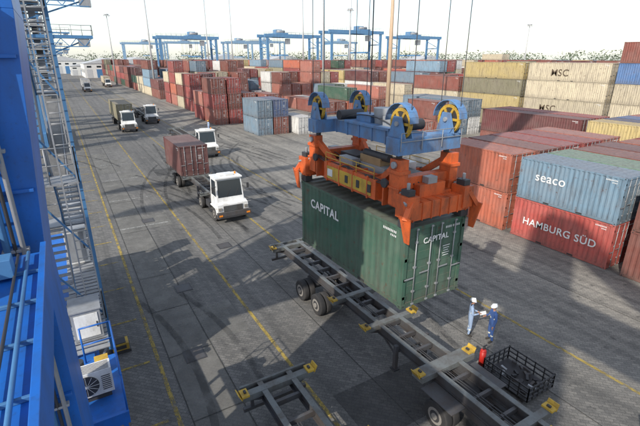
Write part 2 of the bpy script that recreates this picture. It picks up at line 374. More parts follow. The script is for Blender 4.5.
# ------------------------------------------------------------------ spreader + headblock
CX,CY,Z0=8.86,11.33,6.495
B=MB([ORANGE,YEL,DSTEEL,STEEL])
def b(x0,x1,y0,y1,z0,z1,m=ORANGE): B.box(CX+min(x0,x1),CX+max(x0,x1),CY+y0,CY+y1,Z0+z0,Z0+z1,m)
for sy in (-1,1):
    ye=sy*2.9
    b(-1.2,1.2,ye-.2,ye+.2,.22,.72)
    for i in range(7): b(-1.05+i*.35,-1.02+i*.35,ye-.23,ye+.23,.2,.74)
    for sx in (-1,1):
        x=sx*1.08
        b(x-.15,x+.15,ye-.18,ye+.18,.0,.22,DSTEEL); b(x-.2,x+.2,ye-.26,ye+.26,.3,.95)
        b(x-.12,x+.12,ye-.16,ye+.16,.95,1.12,DSTEEL); B.cyl((CX+x,CY+ye,Z0+1.1),(CX+x,CY+ye,Z0+1.3),.05,STEEL,8)
        B.beam((CX+sx*1.12,CY+ye+sy*.2,Z0+.8),(CX+sx*1.42,CY+ye+sy*.32,Z0+.35),.16,.12,ORANGE)
        B.hexa([(CX+sx*1.26,CY+ye-.1+sy*.3,Z0-.35),(CX+sx*1.3,CY+ye-.1+sy*.3,Z0-.35),(CX+sx*1.3,CY+ye+.1+sy*.3,Z0-.35),(CX+sx*1.26,CY+ye+.1+sy*.3,Z0-.35),
                (CX+sx*1.38,CY+ye-.22+sy*.3,Z0+.45),(CX+sx*1.43,CY+ye-.22+sy*.3,Z0+.45),(CX+sx*1.43,CY+ye+.22+sy*.3,Z0+.45),(CX+sx*1.38,CY+ye+.22+sy*.3,Z0+.45)],ORANGE)
        B.cyl((CX+sx*1.0,CY+ye-sy*.5,Z0+1.0),(CX+sx*1.3,CY+ye+sy*.2,Z0+.75),.045,STEEL,8); B.cyl((CX+sx*.95,CY+ye-sy*.9,Z0+1.05),(CX+sx*1.0,CY+ye-sy*.45,Z0+1.0),.08,DSTEEL,10)
        b(sx*.98-.16,sx*.98+.16,sy*2.35-.22,sy*2.35+.22,.5,1.85)
        B.beam((CX+sx*.98,CY+sy*2.3,Z0+1.7),(CX+sx*.75,CY+sy*1.3,Z0+.95),.16,.2,ORANGE)
        b(sx*.98-.2,sx*.98+.2,sy*2.35-.27,sy*2.35+.27,1.45,1.55); b(sx*.98-.2,sx*.98+.2,sy*2.35-.27,sy*2.35+.27,1.0,1.06)
        B.cyl((CX+sx*1.14,CY+sy*2.35,Z0+1.7),(CX+sx*1.22,CY+sy*2.35,Z0+1.7),.1,STEEL,12)
        B.cyl((CX+sx*1.16,CY+sy*2.0,Z0+1.1),(CX+sx*1.24,CY+sy*2.0,Z0+1.1),.14,DSTEEL,12)
    b(-.9,.9,sy*2.3-.16,sy*2.3+.16,.95,1.3)
    b(-.5,.5,sy*2.62-.12,sy*2.62+.12,.72,1.1,ORANGE); b(-.2,.15,sy*2.62-.13,sy*2.62+.13,1.1,1.3,STEEL)
    for i in range(6): B.hose([(CX-.5+.18*i,CY+sy*2.5,Z0+1.1),(CX-.4+.15*i,CY+sy*1.6,Z0+1.0)],.02,DSTEEL,-.12 if i%2 else .1)
for sx in (-1,1):
    b(sx*.62-.2,sx*.62+.2,-2.7,2.7,.3,.8)
    b(sx*.85-.28,sx*.85+.28,-1.5,1.5,.42,1.05); b(sx*1.14-.012,sx*1.14+.012,-1.3,1.3,.5,.95,YEL if sx<0 else ORANGE)
    for yy in (-1.9,-1.1,-.3,.5,1.3,2.0): b(sx*.85-.31,sx*.85+.31,yy-.03,yy+.03,.38,1.1)
    for yy in (-1.3,-.7,-.05,.9,1.05): b(sx*1.155-.02,sx*1.155+.02,yy,yy+.16,.6,.85,DSTEEL if yy<.5 else WHITE)
    B.rail([(CX+sx*1.12,CY-1.4,Z0+1.05),(CX+sx*1.12,CY+1.4,Z0+1.05)],YEL,.35,.015,.7)
    for k_ in range(3): B.hose([(CX+sx*(1.0+.05*k_),CY-2.2,Z0+1.15),(CX+sx*(1.0+.05*k_),CY-1.1,Z0+1.1),(CX+sx*(.95+.05*k_),CY+.2,Z0+1.1),(CX+sx*(1.0+.05*k_),CY+2.2,Z0+1.15)],.018,DSTEEL,.06+.03*k_)
b(-.4,.4,-1.0,1.0,.82,1.2,STEEL); b(-.35,.3,-.7,.4,1.2,1.45,WOOD); b(-.3,.35,.7,1.7,.8,1.3,DSTEEL)
b(-.42,.42,-2.1,-1.2,.8,1.2,CHASL); B.cyl((CX-.2,CY-1.0,Z0+1.5),(CX-.2,CY+.3,Z0+1.5),.13,DSTEEL,12)
b(.42,.75,-1.2,-.4,1.06,1.35,WHITE); b(-.75,-.45,.3,1.1,1.06,1.3,STEEL)
for i in range(16):
    y0=CY-2.3+i*.3
    B.hose([(CX-.5+.1*(i%3),y0,Z0+.9+.05*(i%2)),(CX+.5,y0+.35*((i%3)-1),Z0+.95)],.016,DSTEEL,-.12*(i%3))
spr=B.obj('container_spreader',.012)
B=MB([HBLUE,YEL,DSTEEL,STEEL]); HZ=Z0+2.0
def b(x0,x1,y0,y1,z0,z1,m=HBLUE): B.box(CX+x0,CX+x1,CY+y0,CY+y1,HZ+z0,HZ+z1,m)
b(-.42,.42,-2.0,2.0,.0,.42); b(-.5,.5,-1.2,1.2,.42,.5); b(-.25,.25,-1.3,-.6,.5,.8,STEEL); b(-.2,.3,.1,.9,.5,.75)
for yy in (-1.7,-1.0,-.3,.4,1.1,1.8): b(-.45,.45,yy-.02,yy+.02,-.02,.44)
for i in range(5): B.hose([(CX-.3+.15*i,CY-1.2,HZ+.55),(CX-.3+.12*i,CY+1.4,HZ+.55)],.02,DSTEEL,-.2+.05*i)
B.cyl((CX+.1,CY-.2,HZ+.5),(CX+.1,CY-.2,HZ+1.0),.28,STEEL,16,.34); 
for sy in (-1,1):
    b(-1.2,1.2,sy*2.25-.28,sy*2.25+.28,-.02,.44)
    B.rail([(CX-1.15,CY+sy*2.56,HZ+.1),(CX+1.15,CY+sy*2.56,HZ+.1)],STEEL,.5,.015,.6)
    B.cyl((CX-.5,CY+sy*1.55,HZ+.62),(CX+.5,CY+sy*1.55,HZ+.62),.17,DSTEEL,14)
    for sx in (-1,1):
        cx,cy,cz=CX+sx*.92,CY+sy*2.25,HZ+.82
        for dx in (-.13,.13):
            B.hexa([(cx+dx-.02,cy-.36,HZ+.44),(cx+dx+.02,cy-.36,HZ+.44),(cx+dx+.02,cy+.36,HZ+.44),(cx+dx-.02,cy+.36,HZ+.44),
                    (cx+dx-.02,cy-.16,cz+.2),(cx+dx+.02,cy-.16,cz+.2),(cx+dx+.02,cy+.16,cz+.2),(cx+dx-.02,cy+.16,cz+.2)],HBLUE)
        for k_ in range(24):
            a0=2*math.pi*k_/24;a1=2*math.pi*(k_+1)/24
            B.beam((cx,cy+.38*math.cos(a0),cz+.38*math.sin(a0)),(cx,cy+.38*math.cos(a1),cz+.38*math.sin(a1)),.09,.09,YEL)
        B.cyl((cx-.03,cy,cz),(cx+.03,cy,cz),.34,DSTEEL,24)
        for k_ in range(6):
            a=math.pi*k_/3; B.beam((cx-.05,cy,cz),(cx-.05,cy+.34*math.cos(a),cz+.34*math.sin(a)),.05,.07,YEL)
        B.cyl((cx-.2,cy,cz),(cx+.2,cy,cz),.07,STEEL,10)
        for k_ in range(10):
            a0=math.pi*k_/10;a1=math.pi*(k_+1)/10
            B.beam((cx,cy+.52*math.cos(a0),cz+.05+.5*math.sin(a0)),(cx,cy+.52*math.cos(a1),cz+.05+.5*math.sin(a1)),.3,.025,HBLUE)
        B.cyl((cx,cy,HZ-.3),(cx,cy,HZ),.09,DSTEEL,10)
        for dy in (-.38,.38): B.cyl((cx,cy+dy,cz),(cx,cy+dy,36.5),.014,ROPE,6)
B.cyl((CX,CY+.4,HZ+.4),(CX-.1,CY+.5,36.5),.022,ROPE,6)
hb=B.obj('spreader_headblock',.012)

# ------------------------------------------------------------------ skeletal trailers
def trailer(xc,y0,y1,axles,outs,zt=1.42,guides=True,color=None,wide=None):
    B=MB([CHAS,CHASL,YEL,TYRE,RIM,DSTEEL,AMBER])
    M=color or CHAS
    for sx in (-1,1):
        x=sx*.5
        B.box(x-.09,x+.09,y0,y1,zt-.03,zt,CHASL); B.box(x-.02,x+.02,y0,y1,zt-.35,zt-.03,M); B.box(x-.09,x+.09,y0,y1,zt-.38,zt-.35,M)
    n=int((y1-y0)/.85)
    for i in range(n+1):
        y=y0+.1+(y1-y0-.2)*i/n; B.box(-.479,.479,y-.05,y+.05,zt-.26,zt-.08,M)
    for y in outs:
        hw=.24 if y==wide else .12
        B.box(-1.2,1.2,y-hw,y+hw,zt-.2,zt+.012,CHASL)
        for sx in (-1,1):
            B.cb((sx*1.12,y,zt+.04),(.24,.34,.07),YEL if guides else CHASL)
            B.cb((sx*1.1,y,zt+.1),(.07,.12,.06),DSTEEL)
            B.hexa([(sx*1.22,y-.17,zt-.05),(sx*1.25,y-.17,zt-.05),(sx*1.25,y+.17,zt-.05),(sx*1.22,y+.17,zt-.05),(sx*1.32,y-.17,zt+.16),(sx*1.35,y-.17,zt+.16),(sx*1.35,y+.17,zt+.16),(sx*1.32,y+.17,zt+.16)],YEL if guides else M)
            B.beam((sx*.55,y,zt-.36),(sx*1.1,y,zt-.17),.1,.08,M)
    for y in axles:
        B.cyl((-1.1,y,.5),(1.1,y,.5),.09,DSTEEL,10)
        for sx in (-1,1):
            for xx in (1.1,.78): B.wheel((sx*xx,y,.5),.5,.27)
            B.beam((sx*.5,y-.5,.85),(sx*.5,y+.5,.85),.1,.06,DSTEEL); B.cb((sx*.5,y,.7),(.2,.24,.3),DSTEEL)
    if axles:
        ya=sum(axles)/len(axles)
        B.cyl((0,ya-1.6,.8),(0,ya-.9,.8),.16,DSTEEL,12)
        B.cyl((-.35,ya+1.3,.85),(.35,ya+1.3,.85),.15,DSTEEL,12)
    yl=y0+(5.0 if wide else 3.0)
    for sx in (-1,1):
        B.box(sx*.72-.07,sx*.72+.07,yl-.07,yl+.07,.35,zt-.1,M); B.box(sx*.72-.13,sx*.72+.13,yl-.13,yl+.13,.28,.34,DSTEEL)
        B.beam((sx*.6,yl,.7),(sx*.55,yl+.9,zt-.36),.06,.06,M)
    B.cyl((-.7,yl,1.0),(.7,yl,1.0),.03,DSTEEL,8)
    B.box(-1.15,1.15,y1,y1+.08,zt-.3,zt+.02,CHASL); B.box(-1.1,1.1,y1-.12,y1,.55,.67,M)
    for sx in (-1,1):
        B.box(sx*.8-.05,sx*.8+.05,y1-.1,y1-.02,.67,zt-.3,M); B.cb((sx*.95,y1+.09,zt-.14),(.3,.03,.1),AMBER)
    B.box(-.6,.6,y0-.08,y0,zt-.3,zt+.02,YEL if guides else M)
    B.hose([(-.25,y0,zt-.05),(-.22,(y0+y1)/2,zt-.06),(-.2,y1-2,zt-.06)],.02,DSTEEL,.03); B.hose([(-.12,y0,zt-.05),(-.15,(y0+y1)/2,zt-.05),(-.12,y1-2,zt-.06)],.018,DSTEEL,.05)
    return B.obj('container_trailer',.008,(xc,0,0))
trailer(9.55,4.6,19.6,(14.5,16.0),(5.0,8.0,10.9,13.2,19.2),wide=8.0)
trailer(4.35,-3.5,10.3,(6.2,7.6),(-1,3,6.9,10.0))
# ------------------------------------------------------------------ yard tractor
def tractor(x,y,ext=0):
    B=MB([WHITE,GLASS,DSTEEL,TYRE,RIM,YEL,AMBER,CHAS])
    for sx in (-1,1): B.box(sx*.45-.08,sx*.45+.08,-2.4,2.6,.7,.95,CHAS)
    B.box(-.4,.4,.6,1.0,.72,.93,CHAS); B.box(-.4,.4,2.3,2.5,.72,.93,CHAS)
    B.box(-1.22,1.22,-2.95,-2.7,.45,.85,CHAS); B.box(-1.0,1.0,-2.962,-2.951,.5,.58,DSTEEL)
    B.hexa([(-1.15,-2.7,.6),(1.15,-2.7,.6),(1.15,-1.9,.6),(-1.15,-1.9,.6),(-1.1,-2.66,1.35),(1.1,-2.66,1.35),(1.1,-1.9,1.5),(-1.1,-1.9,1.5)],WHITE)
    B.box(-.7,.7,-2.715,-2.68,.85,1.25,DSTEEL)
    for k_ in range(4): B.box(-.68,.68,-2.73,-2.716,.9+k_*.09,.93+k_*.09,CHASL)
    for sx in (-1,1):
        B.cb((sx*.95,-2.71,1.05),(.24,.06,.2),RIM); B.cb((sx*1.0,-2.96,.65),(.25,.03,.12),AMBER)
        B.box(sx*1.0-.2,sx*1.0+.2,-2.5,-1.2,1.06,1.14,WHITE)
    B.hexa([(-1.0,-2.25,1.4),(1.0,-2.25,1.4),(1.0,-.75,1.4),(-1.0,-.75,1.4),(-.93,-1.98,3.05),(.93,-1.98,3.05),(.93,-.8,3.05),(-.93,-.8,3.05)],WHITE)
    B.box(-1.0,1.0,-2.0,-.75,.95,1.4,WHITE)
    B.box(-.99,.99,-2.12,-.7,3.05,3.14,WHITE); B.box(-.5,.5,-1.7,-.95,3.14,3.24,WHITE)
    def gl(p): B.hexa(p,GLASS)
    gl([(-.88,-2.21,1.75),(.88,-2.21,1.75),(.88,-2.1,1.75),(-.88,-2.1,1.75),(-.83,-2.03,2.92),(.83,-2.03,2.92),(.83,-1.9,2.92),(-.83,-1.9,2.92)])
    B.beam((-.3,-2.23,1.76),(.1,-2.12,2.35),.015,.02,DSTEEL); B.beam((.35,-2.23,1.76),(.65,-2.12,2.3),.015,.02,DSTEEL)
    for sx in (-1,1):
        gl([(sx*.9,-2.05,1.8),(sx*.992,-2.05,1.8),(sx*.992,-1.0,1.8),(sx*.9,-1.0,1.8),(sx*.86,-1.9,2.9),(sx*.947,-1.9,2.9),(sx*.947,-1.0,2.9),(sx*.86,-1.0,2.9)])
        B.beam((sx*.97,-2.2,2.6),(sx*1.25,-2.35,2.6),.03,.03,DSTEEL); B.cb((sx*1.28,-2.36,2.45),(.16,.05,.38),DSTEEL)
        B.box(sx*1.1-.12,sx*1.1+.12,-1.2,-.7,.45,.5,DSTEEL)
        B.box(sx*1.003-.003,sx*1.003+.003,-1.5,-1.47,1.0,1.75,DSTEEL)
    gl([(-.7,-.8,1.9),(.7,-.8,1.9),(.7,-.74,1.9),(-.7,-.74,1.9),(-.7,-.82,2.8),(.7,-.82,2.8),(.7,-.78,2.8),(-.7,-.78,2.8)])
    B.cyl((.75,-1.3,3.14),(.75,-1.3,3.3),.07,AMBER,10); B.cyl((.85,-.6,1.0),(.85,-.6,3.3),.06,DSTEEL,8)
    B.cb((-.85,-.2,.85),(.55,.9,.45),DSTEEL); B.cb((.85,.0,.85),(.5,.8,.45),CHAS)
    if ext:
        for v in B.bm.verts:
            if v.co.y<.55: v.co.y-=ext
    B.cyl((0,1.5,.98),(0,1.5,1.05),.5,DSTEEL,18); B.box(-.45,.45,1.1,1.9,.9,.98,DSTEEL)
    for sx in (-1,1):
        B.wheel((sx*1.02,-1.85-ext,.5),.5,.28)
        for xx in (1.08,.76): B.wheel((sx*xx,1.5,.5),.5,.27)
        B.box(sx*.95-.3,sx*.95+.3,.85,2.15,1.07,1.1,CHAS)
    B.cyl((-1,-1.85-ext,.5),(1,-1.85-ext,.5),.07,DSTEEL,8); B.cyl((-1,1.5,.5),(1,1.5,.5),.1,DSTEEL,8)
    return B.obj('yard_tractor',.03,(x,y,0))
tractor(9.2,30.4); trailer(9.0,30.5,43.2,(38.6,40.1),(31.0,36.3,42.8),guides=False); container(8.95,36.4,1.45,20,'maroon')
tractor(8.6,76.2); trailer(8.6,76.6,89.5,(85,86.5),(77,83,89),guides=False); container(8.6,77,1.45,40,'olive')
tractor(13.4,84); trailer(13.2,84.5,97,(92,93.5),(85,91,96.5),guides=False)
tractor(13.9,51.6); trailer(13.7,52,65,(60.5,62),(52.5,58.5,64.6),guides=False)
tractor(9.55,5.6,3.2)

# ------------------------------------------------------------------ lashing bin, extinguisher
B=MB([DSTEEL,STEEL,RED,CHAS,YEL])
x0,x1,y0,y1=11.7,13.1,6.2,8.0
B.box(x0,x1,y0,y1,.12,.16,DSTEEL)
for yy in (y0+.2,y1-.2): B.box(x0,x1,yy-.06,yy+.06,0,.12,DSTEEL)
for (a,c) in (((x0,y0),(x1,y0)),((x1,y0),(x1,y1)),((x1,y1),(x0,y1)),((x0,y1),(x0,y0))):
    for z in (.3,.5,.68): B.beam((*a,z),(*c,z),.04,.05,DSTEEL)
    for i in range(6):
        px=a[0]+(c[0]-a[0])*i/5; py=a[1]+(c[1]-a[1])*i/5; B.beam((px,py,.14),(px,py,.72),.04,.04,DSTEEL)
random.seed(11)
for i in range(26):
    px,py=random.uniform(x0+.15,x1-.15),random.uniform(y0+.15,y1-.15); a=random.uniform(0,3.14); l=random.uniform(.1,.3)
    B.beam((px-l/2*math.cos(a),py-l/2*math.sin(a),.22+.004*i),(px+l/2*math.cos(a),py+l/2*math.sin(a),.25+.006*i),.09,.1,random.choice((CHAS,STEEL,DSTEEL)))
B.obj('lashing_gear_bin',.006)
B=MB([RED,DSTEEL])
B.cyl((0,0,.02),(0,0,.5),.09,RED,14); B.ball((0,0,.5),.09,RED,(1,1,.7)); B.cyl((0,0,.55),(0,0,.64),.03,DSTEEL,8); B.cb((.04,0,.66),(.16,.03,.03),DSTEEL)
B.cyl((.05,0,.62),(.15,.02,.4),.015,DSTEEL,6); B.cyl((.15,.02,.4),(.12,.02,.15),.015,DSTEEL,6,.03)
B.obj('fire_extinguisher',0,(12.05,8.35,0)).scale=(1.3,1.3,1.3)

# ------------------------------------------------------------------ workers
def worker(loc,rotz,cloth,pose,helmet):
    V=[];E=[];R=[]
    def v(p,r,par=None):
        V.append(p);R.append(r if isinstance(r,tuple) else (r,r)); i=len(V)-1
        if par is not None: E.append((par,i))
        return i
    pel=v((0,0,.96),(.15,.115)); sp=v((0,.0,1.14),(.14,.105),pel); ch=v((0,.0,1.33),(.165,.115),sp); nb=v((0,-.005,1.475),(.075,.07),ch); nk=v((0,.01,1.55),(.052,.052),nb)
    hd=v((0,.025,1.64),(.078,.092),nk); v((0,.02,1.71),(.07,.08),hd)
    hands=[]
    for s in (-1,1):
        hip=v((s*.095,0,.87),(.1,.1),pel); kn=v((s*(.12),.02,.49),(.065,.068),hip); an=v((s*.13,-.03,.11),(.048,.05),kn); v((s*.15,.13,.05),(.045,.035),an)
        sh=v((s*.185,-.005,1.42),(.07,.07),ch)
        el,wr=pose[0 if s<0 else 1]
        e=v((s*el[0],el[1],el[2]),.047,sh); w=v((s*wr[0],wr[1],wr[2]),.031,e)
        d=(Vector(V[w])-Vector(V[e])).normalized(); pm=v(tuple(Vector(V[w])+d*.07),(.036,.026),w); hands.append((Vector(V[w]),d,s))
    me=bpy.data.meshes.new('skel'); me.from_pydata(V,E,[]); o=bpy.data.objects.new('skel',me); COL.objects.link(o)
    m=o.modifiers.new('Skin','SKIN'); m.use_smooth_shade=True
    sv=me.skin_vertices[0].data
    for i,r in enumerate(R): sv[i].radius=r; sv[i].use_root=(i==0)
    sb=o.modifiers.new('Sub','SUBSURF'); sb.levels=2; sb.render_levels=2
    dg=bpy.context.evaluated_depsgraph_get(); ev=o.evaluated_get(dg); me2=bpy.data.meshes.new_from_object(ev)
    B=MB([SKIN,cloth,BOOT,HIV,HAIR,helmet,ALU,DSTEEL])
    B.bm.from_mesh(me2)
    for f in B.bm.faces:
        c=f.calc_center_median(); f.smooth=True; k=1
        if c.z>1.5 and abs(c.x)<.12: k=0
        elif c.z<.16: k=2
        elif min((c-(h[0]+h[1]*.06)).length for h in hands)<.075: k=0
        elif 1.12<c.z<1.18 and abs(c.x)<.2 and abs(c.y)<.16: k=3
        elif .36<c.z<.42: k=3
        f.material_index=k
    bpy.data.objects.remove(o)
    for w,d,s in hands:
        side=Vector((1,0,0)); side=(side-d*side.dot(d)).normalized(); dn=d.cross(side).normalized()
        if dn.z>0: dn=-dn
        for i,l in enumerate((.065,.078,.072,.055)):
            p0=w+d*.085+side*(.027-.018*i); p1=p0+d*l*.5+dn*.006; p2=p1+d*l*.35+dn*.022; p3=p2+dn*l*.25
            B.cyl(p0,p1,.0095,SKIN,6,.009); B.cyl(p1,p2,.009,SKIN,6,.0083); B.cyl(p2,p3,.0083,SKIN,6,.006)
        t0=w+d*.045-side*s*.028; t1=t0-side*s*.03+d*.03; B.cyl(t0,t1,.012,SKIN,6,.01); B.cyl(t1,t1+d*.03+dn*.008,.01,SKIN,6,.007)
    B.cyl((0,.1,1.655),(0,.135,1.625),.01,SKIN,6,.016)
    for s in (-1,1):
        B.ball((s*.032,.1,1.655),.011,HAIR,(1,.6,.7),8,6); B.ball((s*.082,.015,1.64),.024,SKIN,(.4,.8,1.2),8,6)
    B.cb((0,.11,1.595),(.045,.012,.01),RED)
    B.ball((0,-.005,1.66),.094,HAIR,(.92,.98,.9))
    B.ball((0,.012,1.70),.115,helmet,(.92,1.08,.85)); B.cyl((0,.03,1.695),(0,.035,1.705),.138,helmet,18,.125); B.beam((0,-.08,1.79),(0,.1,1.795),.03,.02,helmet)
    o=B.obj('dock_worker',0,loc); o.rotation_euler=(0,0,rotz); return o,B
o,_=worker((13.1,9.9,0),math.radians(-135),CL1,(((.24,.02,1.14),(.12,.26,1.12)),((.25,.03,1.14),(.1,.27,1.15))),HELM)
B=MB([ALU,WOOD]); B.hexa([(-.12,.33,1.10),(.12,.33,1.10),(.12,.33,1.112),(-.12,.33,1.112),(-.12,.56,1.2),(.12,.56,1.2),(.12,.56,1.212),(-.12,.56,1.212)],ALU)
p=B.obj('clipboard'); p.parent=o
worker((13.5,9.15,0),math.radians(60),CL2,(((.25,-.02,1.14),(.24,.06,.88)),((.24,.06,1.16),(.1,.27,1.2))),HELM)
worker((19.5,68,0),math.radians(100),CL1,(((.25,-.02,1.14),(.24,.06,.88)),((.25,-.02,1.14),(.24,.08,.88))),YEL)

# ------------------------------------------------------------------ near quay crane (camera stands on its landward side)
B=MB([BLUE,BLUEL,STEEL,WHITE,YEL,DSTEEL])
def prism(prof,y0,y1,m):
    for (xa0,xa1,za),(xb0,xb1,zb) in zip(prof[:-1],prof[1:]):
        B.hexa([(xa0,y0,za),(xa1,y0,za),(xa1,y1,za),(xa0,y1,za),(xb0,y0,zb),(xb1,y0,zb),(xb1,y1,zb),(xb0,y1,zb)],m)
prism([(-2.4,-.56,2.6),(-2.4,-.56,8.0),(-2.2,-.27,11.5),(-2.2,-.27,36)],6.0,8.0,BLUE)
for z in [3.5+1.5*i for i in range(21)]:
    xr=-.56 if z<8 else -.56+.29*min(1,(z-8)/3.5)
    B.box(-2.15,xr-.03,5.93,5.998,z,z+.04,BLUE)
B.box(-1.02,-.985,5.93,5.998,2.7,36,BLUE); B.box(-1.5,-1.46,5.93,5.998,2.7,36,BLUE)
for i,(x,r_) in enumerate(((-.70,.03),(-.78,.022),(-.86,.04))): B.cyl((x,5.86,3),(x,5.86,30),r_,(STEEL,DSTEEL,BLUEL)[i],8)
for z in [4+1.2*i for i in range(20)]: B.box(-.92,-.64,5.84,5.93,z,z+.04,STEEL)
B.ladder(-1.24,5.78,3.0,30,YEL,.34)
B.box(-.95,-.7,5.7,5.84,9.9,10.3,BLUEL); B.box(-1.0,-.72,5.68,5.84,11.3,11.75,STEEL); B.box(-.93,-.68,5.7,5.84,7.2,7.6,STEEL)
for z in (8.0,11.5):
    for k_ in range(8): B.cyl((-.95+k_*.05,5.985,z+.12),(-.95+k_*.05,5.998,z+.12),.012,STEEL,6)
prism([(-2.4,-.5,2.6),(-2.4,-.5,36)],-11,-9,BLUE)
B.box(-2.5,-.45,-12,24,1.2,2.6,BLUE)
B.box(-2.1,-.6,-8.998,5.998,14.5,16.2,BLUE)
for Y in (-10,7):
    B.box(-18,-2.42,Y-.7,Y+.7,14.6,16.4,BLUE); B.box(-20,-18.02,Y-1,Y+1,1,36,BLUE)
    B.beam((-2.5,Y,16.5),(-17.5,Y,35),1,1,BLUE)
for Y in (8,14.6): B.box(-45,18,Y-.35,Y+.35,37,38.6,BLUE)
B.box(6.5,11,7.6,15,39,40.2,BLUE); B.box(6.5,11,8.4,14.2,35.9,36.9,BLUEL)
B.box(-4.5,-.5,1.6,5.6,8.74,8.86,BLUE); B.box(-4.5,-.5,1.55,1.6,8.6,9.0,BLUE); B.box(-.5,-.44,1.6,5.6,8.55,8.98,BLUE)
B.box(-1.05,-1.0,1.7,5.5,8.862,8.885,WHITE)
for y in (2.2,2.9,3.6,4.3,5.0): B.box(-.99,-.502,y,y+.03,8.862,8.9,BLUEL)
B.cyl((-.62,1.7,8.92),(-.62,5.5,8.92),.02,BLUEL,8); B.cyl((-.72,1.7,8.91),(-.72,5.5,8.91),.015,DSTEEL,8)
B.box(-4.4,-1.5,4.2,5.55,8.865,9.5,BLUE); B.box(-.92,-.72,4.9,5.1,8.9,9.1,BLUEL)
for y in list(range(-11,0,1))+[13.5,14.6,15.7,16.8,18,19.1,20.2,21.3,22.4]:
    B.cyl((-.95,y,.36),(-.55,y,.36),.34,DSTEEL,18)
for y in (-9,-6,-3,14,16.3,18.6,21): B.box(-1.15,-.4,y-.9,y+1.0,.5,1.18,BLUE)
B.obj('quay_crane',.015)
B=MB([STEEL,BLUEL,DSTEEL,BLUE,WHITE])
X0,X1,Y0,Y1=-1.45,.05,14.6,18.6
for x in (X0,X1):
    for y in (Y0,Y1): B.beam((x,y,2.62 if x<-.5 else 1.3),(x,y,30),.12,.12,BLUEL)
z=2.7;flip=0
while z<29:
    B.box(X0,X1,Y0-.2 if not flip else Y1-.9,Y0+.9 if not flip else Y1+.2,z-.06,z,STEEL)
    ya,yb=(Y0+.9,Y1-.9) if not flip else (Y1-.9,Y0+.9)
    xa=X0+.4 if not flip else X1-.4
    for dx in (-.33,.33): B.beam((xa+dx,ya,z),(xa+dx,yb,z+2.4),.04,.22,BLUEL)
    for i in range(11):
        t=(i+.5)/11; B.cb((xa,ya+(yb-ya)*t,z+2.4*t),(.64,.22,.03),STEEL)
    for dx in (-.33,.33):
        for hh in (.55,1.0): B.cyl((xa+dx,ya,z+hh),(xa+dx,yb,z+2.4+hh),.02,STEEL,6)
        for i in range(4):
            t=i/3; B.cyl((xa+dx,ya+(yb-ya)*t,z+2.4*t),(xa+dx,ya+(yb-ya)*t,z+2.4*t+1),.018,STEEL,6)
    ye=Y0-.2 if not flip else Y1+.2
    B.rail([(X0,ya,z),(X0,ye,z),(X1,ye,z),(X1,ya,z)],STEEL,1.05,.02,.7)
    for x in (X0,X1): B.beam((x,Y0,z),(x,Y1,z),.07,.12,BLUEL)
    B.beam((X1,Y0,z),(X1,Y1,z+2.4),.05,.05,BLUEL); B.beam((X0,Y0,z+2.4),(X1,Y0,z),.05,.05,BLUEL)
    z+=2.4; flip=1-flip
for i,x in enumerate((-1.3,-1.2,-1.08)): B.cyl((x,Y0-.3,2.8),(x,Y0-.3,30),.03,(DSTEEL,STEEL,DSTEEL)[i],6)
B.ladder(-.2,Y0-.25,2.8,30,STEEL,.4)
B.obj('stair_tower',0)
B=MB([BLUE,STEEL,WHITE,DSTEEL,YEL])
B.box(-1.4,.1,8.3,10.6,3.72,3.8,BLUE); B.box(-1.4,.1,8.22,8.3,3.6,3.9,BLUE)
for x in (-1.3,0): B.beam((x,8.4,2.0),(x,8.4,3.7),.1,.1,BLUE); B.beam((x,10.4,0.02),(x,10.4,3.7),.1,.1,BLUE)
B.rail([(.08,8.3,3.8),(.08,10.55,3.8),(-.6,10.55,3.8)],BLUE,1.0,.022,.6)
B.hose([(-.9,9.6,4.2),(-.3,10.3,3.85),(.0,10.5,2.5)],.025,DSTEEL,.15); B.box(-.4,-.1,9.9,10.2,3.8,4.15,YEL); B.cyl((-.75,10.1,3.8),(-.75,10.1,4.2),.13,DSTEEL,12)
B.obj('service_landing',0)
B=MB([WHITE,DSTEEL,STEEL])
def acu(z,x):
    B.box(x-.42,x+.42,9.0,9.36,z,z+.62,WHITE)
    B.cyl((x-.1,8.97,z+.31),(x-.1,8.999,z+.31),.25,DSTEEL,24)
    for k_ in range(12):
        a=k_*math.pi/6; B.beam((x-.1,8.962,z+.31),(x-.1+.25*math.cos(a),8.962,z+.31+.25*math.sin(a)),.008,.008,WHITE)
    for k_ in range(8): B.box(x+.2,x+.38,8.99,8.997,z+.1+k_*.05,z+.12+k_*.05,DSTEEL)
    for k_ in range(8): B.box(x-.38,x+.38,9.02+k_*.04,9.035+k_*.04,z+.622,z+.626,DSTEEL)
acu(3.95,-.5); B.box(-.85,-.15,9.05,9.3,3.8,3.95,DSTEEL)
B.obj('air_conditioner_unit',.01)
B=MB([WHITE,STEEL,DSTEEL])
for i,(y,zb,h) in enumerate(((19.3,2.78,1.5),(20.8,2.78,1.3),(22.4,2.78,1.6),(13.2,2.78,1.0))):
    B.box(-.9,-.1,y,y+.9,zb,zb+h,STEEL if i%2 else WHITE); B.box(-.82,-.18,y-.02,y-.004,zb+.1,zb+h-.1,STEEL if i%2==0 else WHITE); B.box(-.25,-.21,y-.035,y-.021,zb+h/2-.1,zb+h/2+.1,DSTEEL)
    B.box(-.94,-.06,y-.04,y+.94,zb+h+.001,zb+h+.05,STEEL)
for i in range(38):
    B.box(-1,.0,12.6+i*.29,12.6+i*.29+.2,2.72,2.76,STEEL)
for x in (-1,-.05): B.box(x,x+.05,12.6,23.6,2.62,2.719,BLUEL)
B.rail([(.0,19,2.76),(.0,23.6,2.76),(-1,23.6,2.76)],STEEL,1.0,.02,.8)
for y in (12.8,15.5,18.5,21.5,23.3): B.beam((-.1,y,2.62),(-.45,y,2.0),.06,.06,STEEL)
for i in range(3): B.cyl((-.2,13+i*.1,2.55-.05*i),(-.2,23,2.55-.05*i),.025,DSTEEL,6)
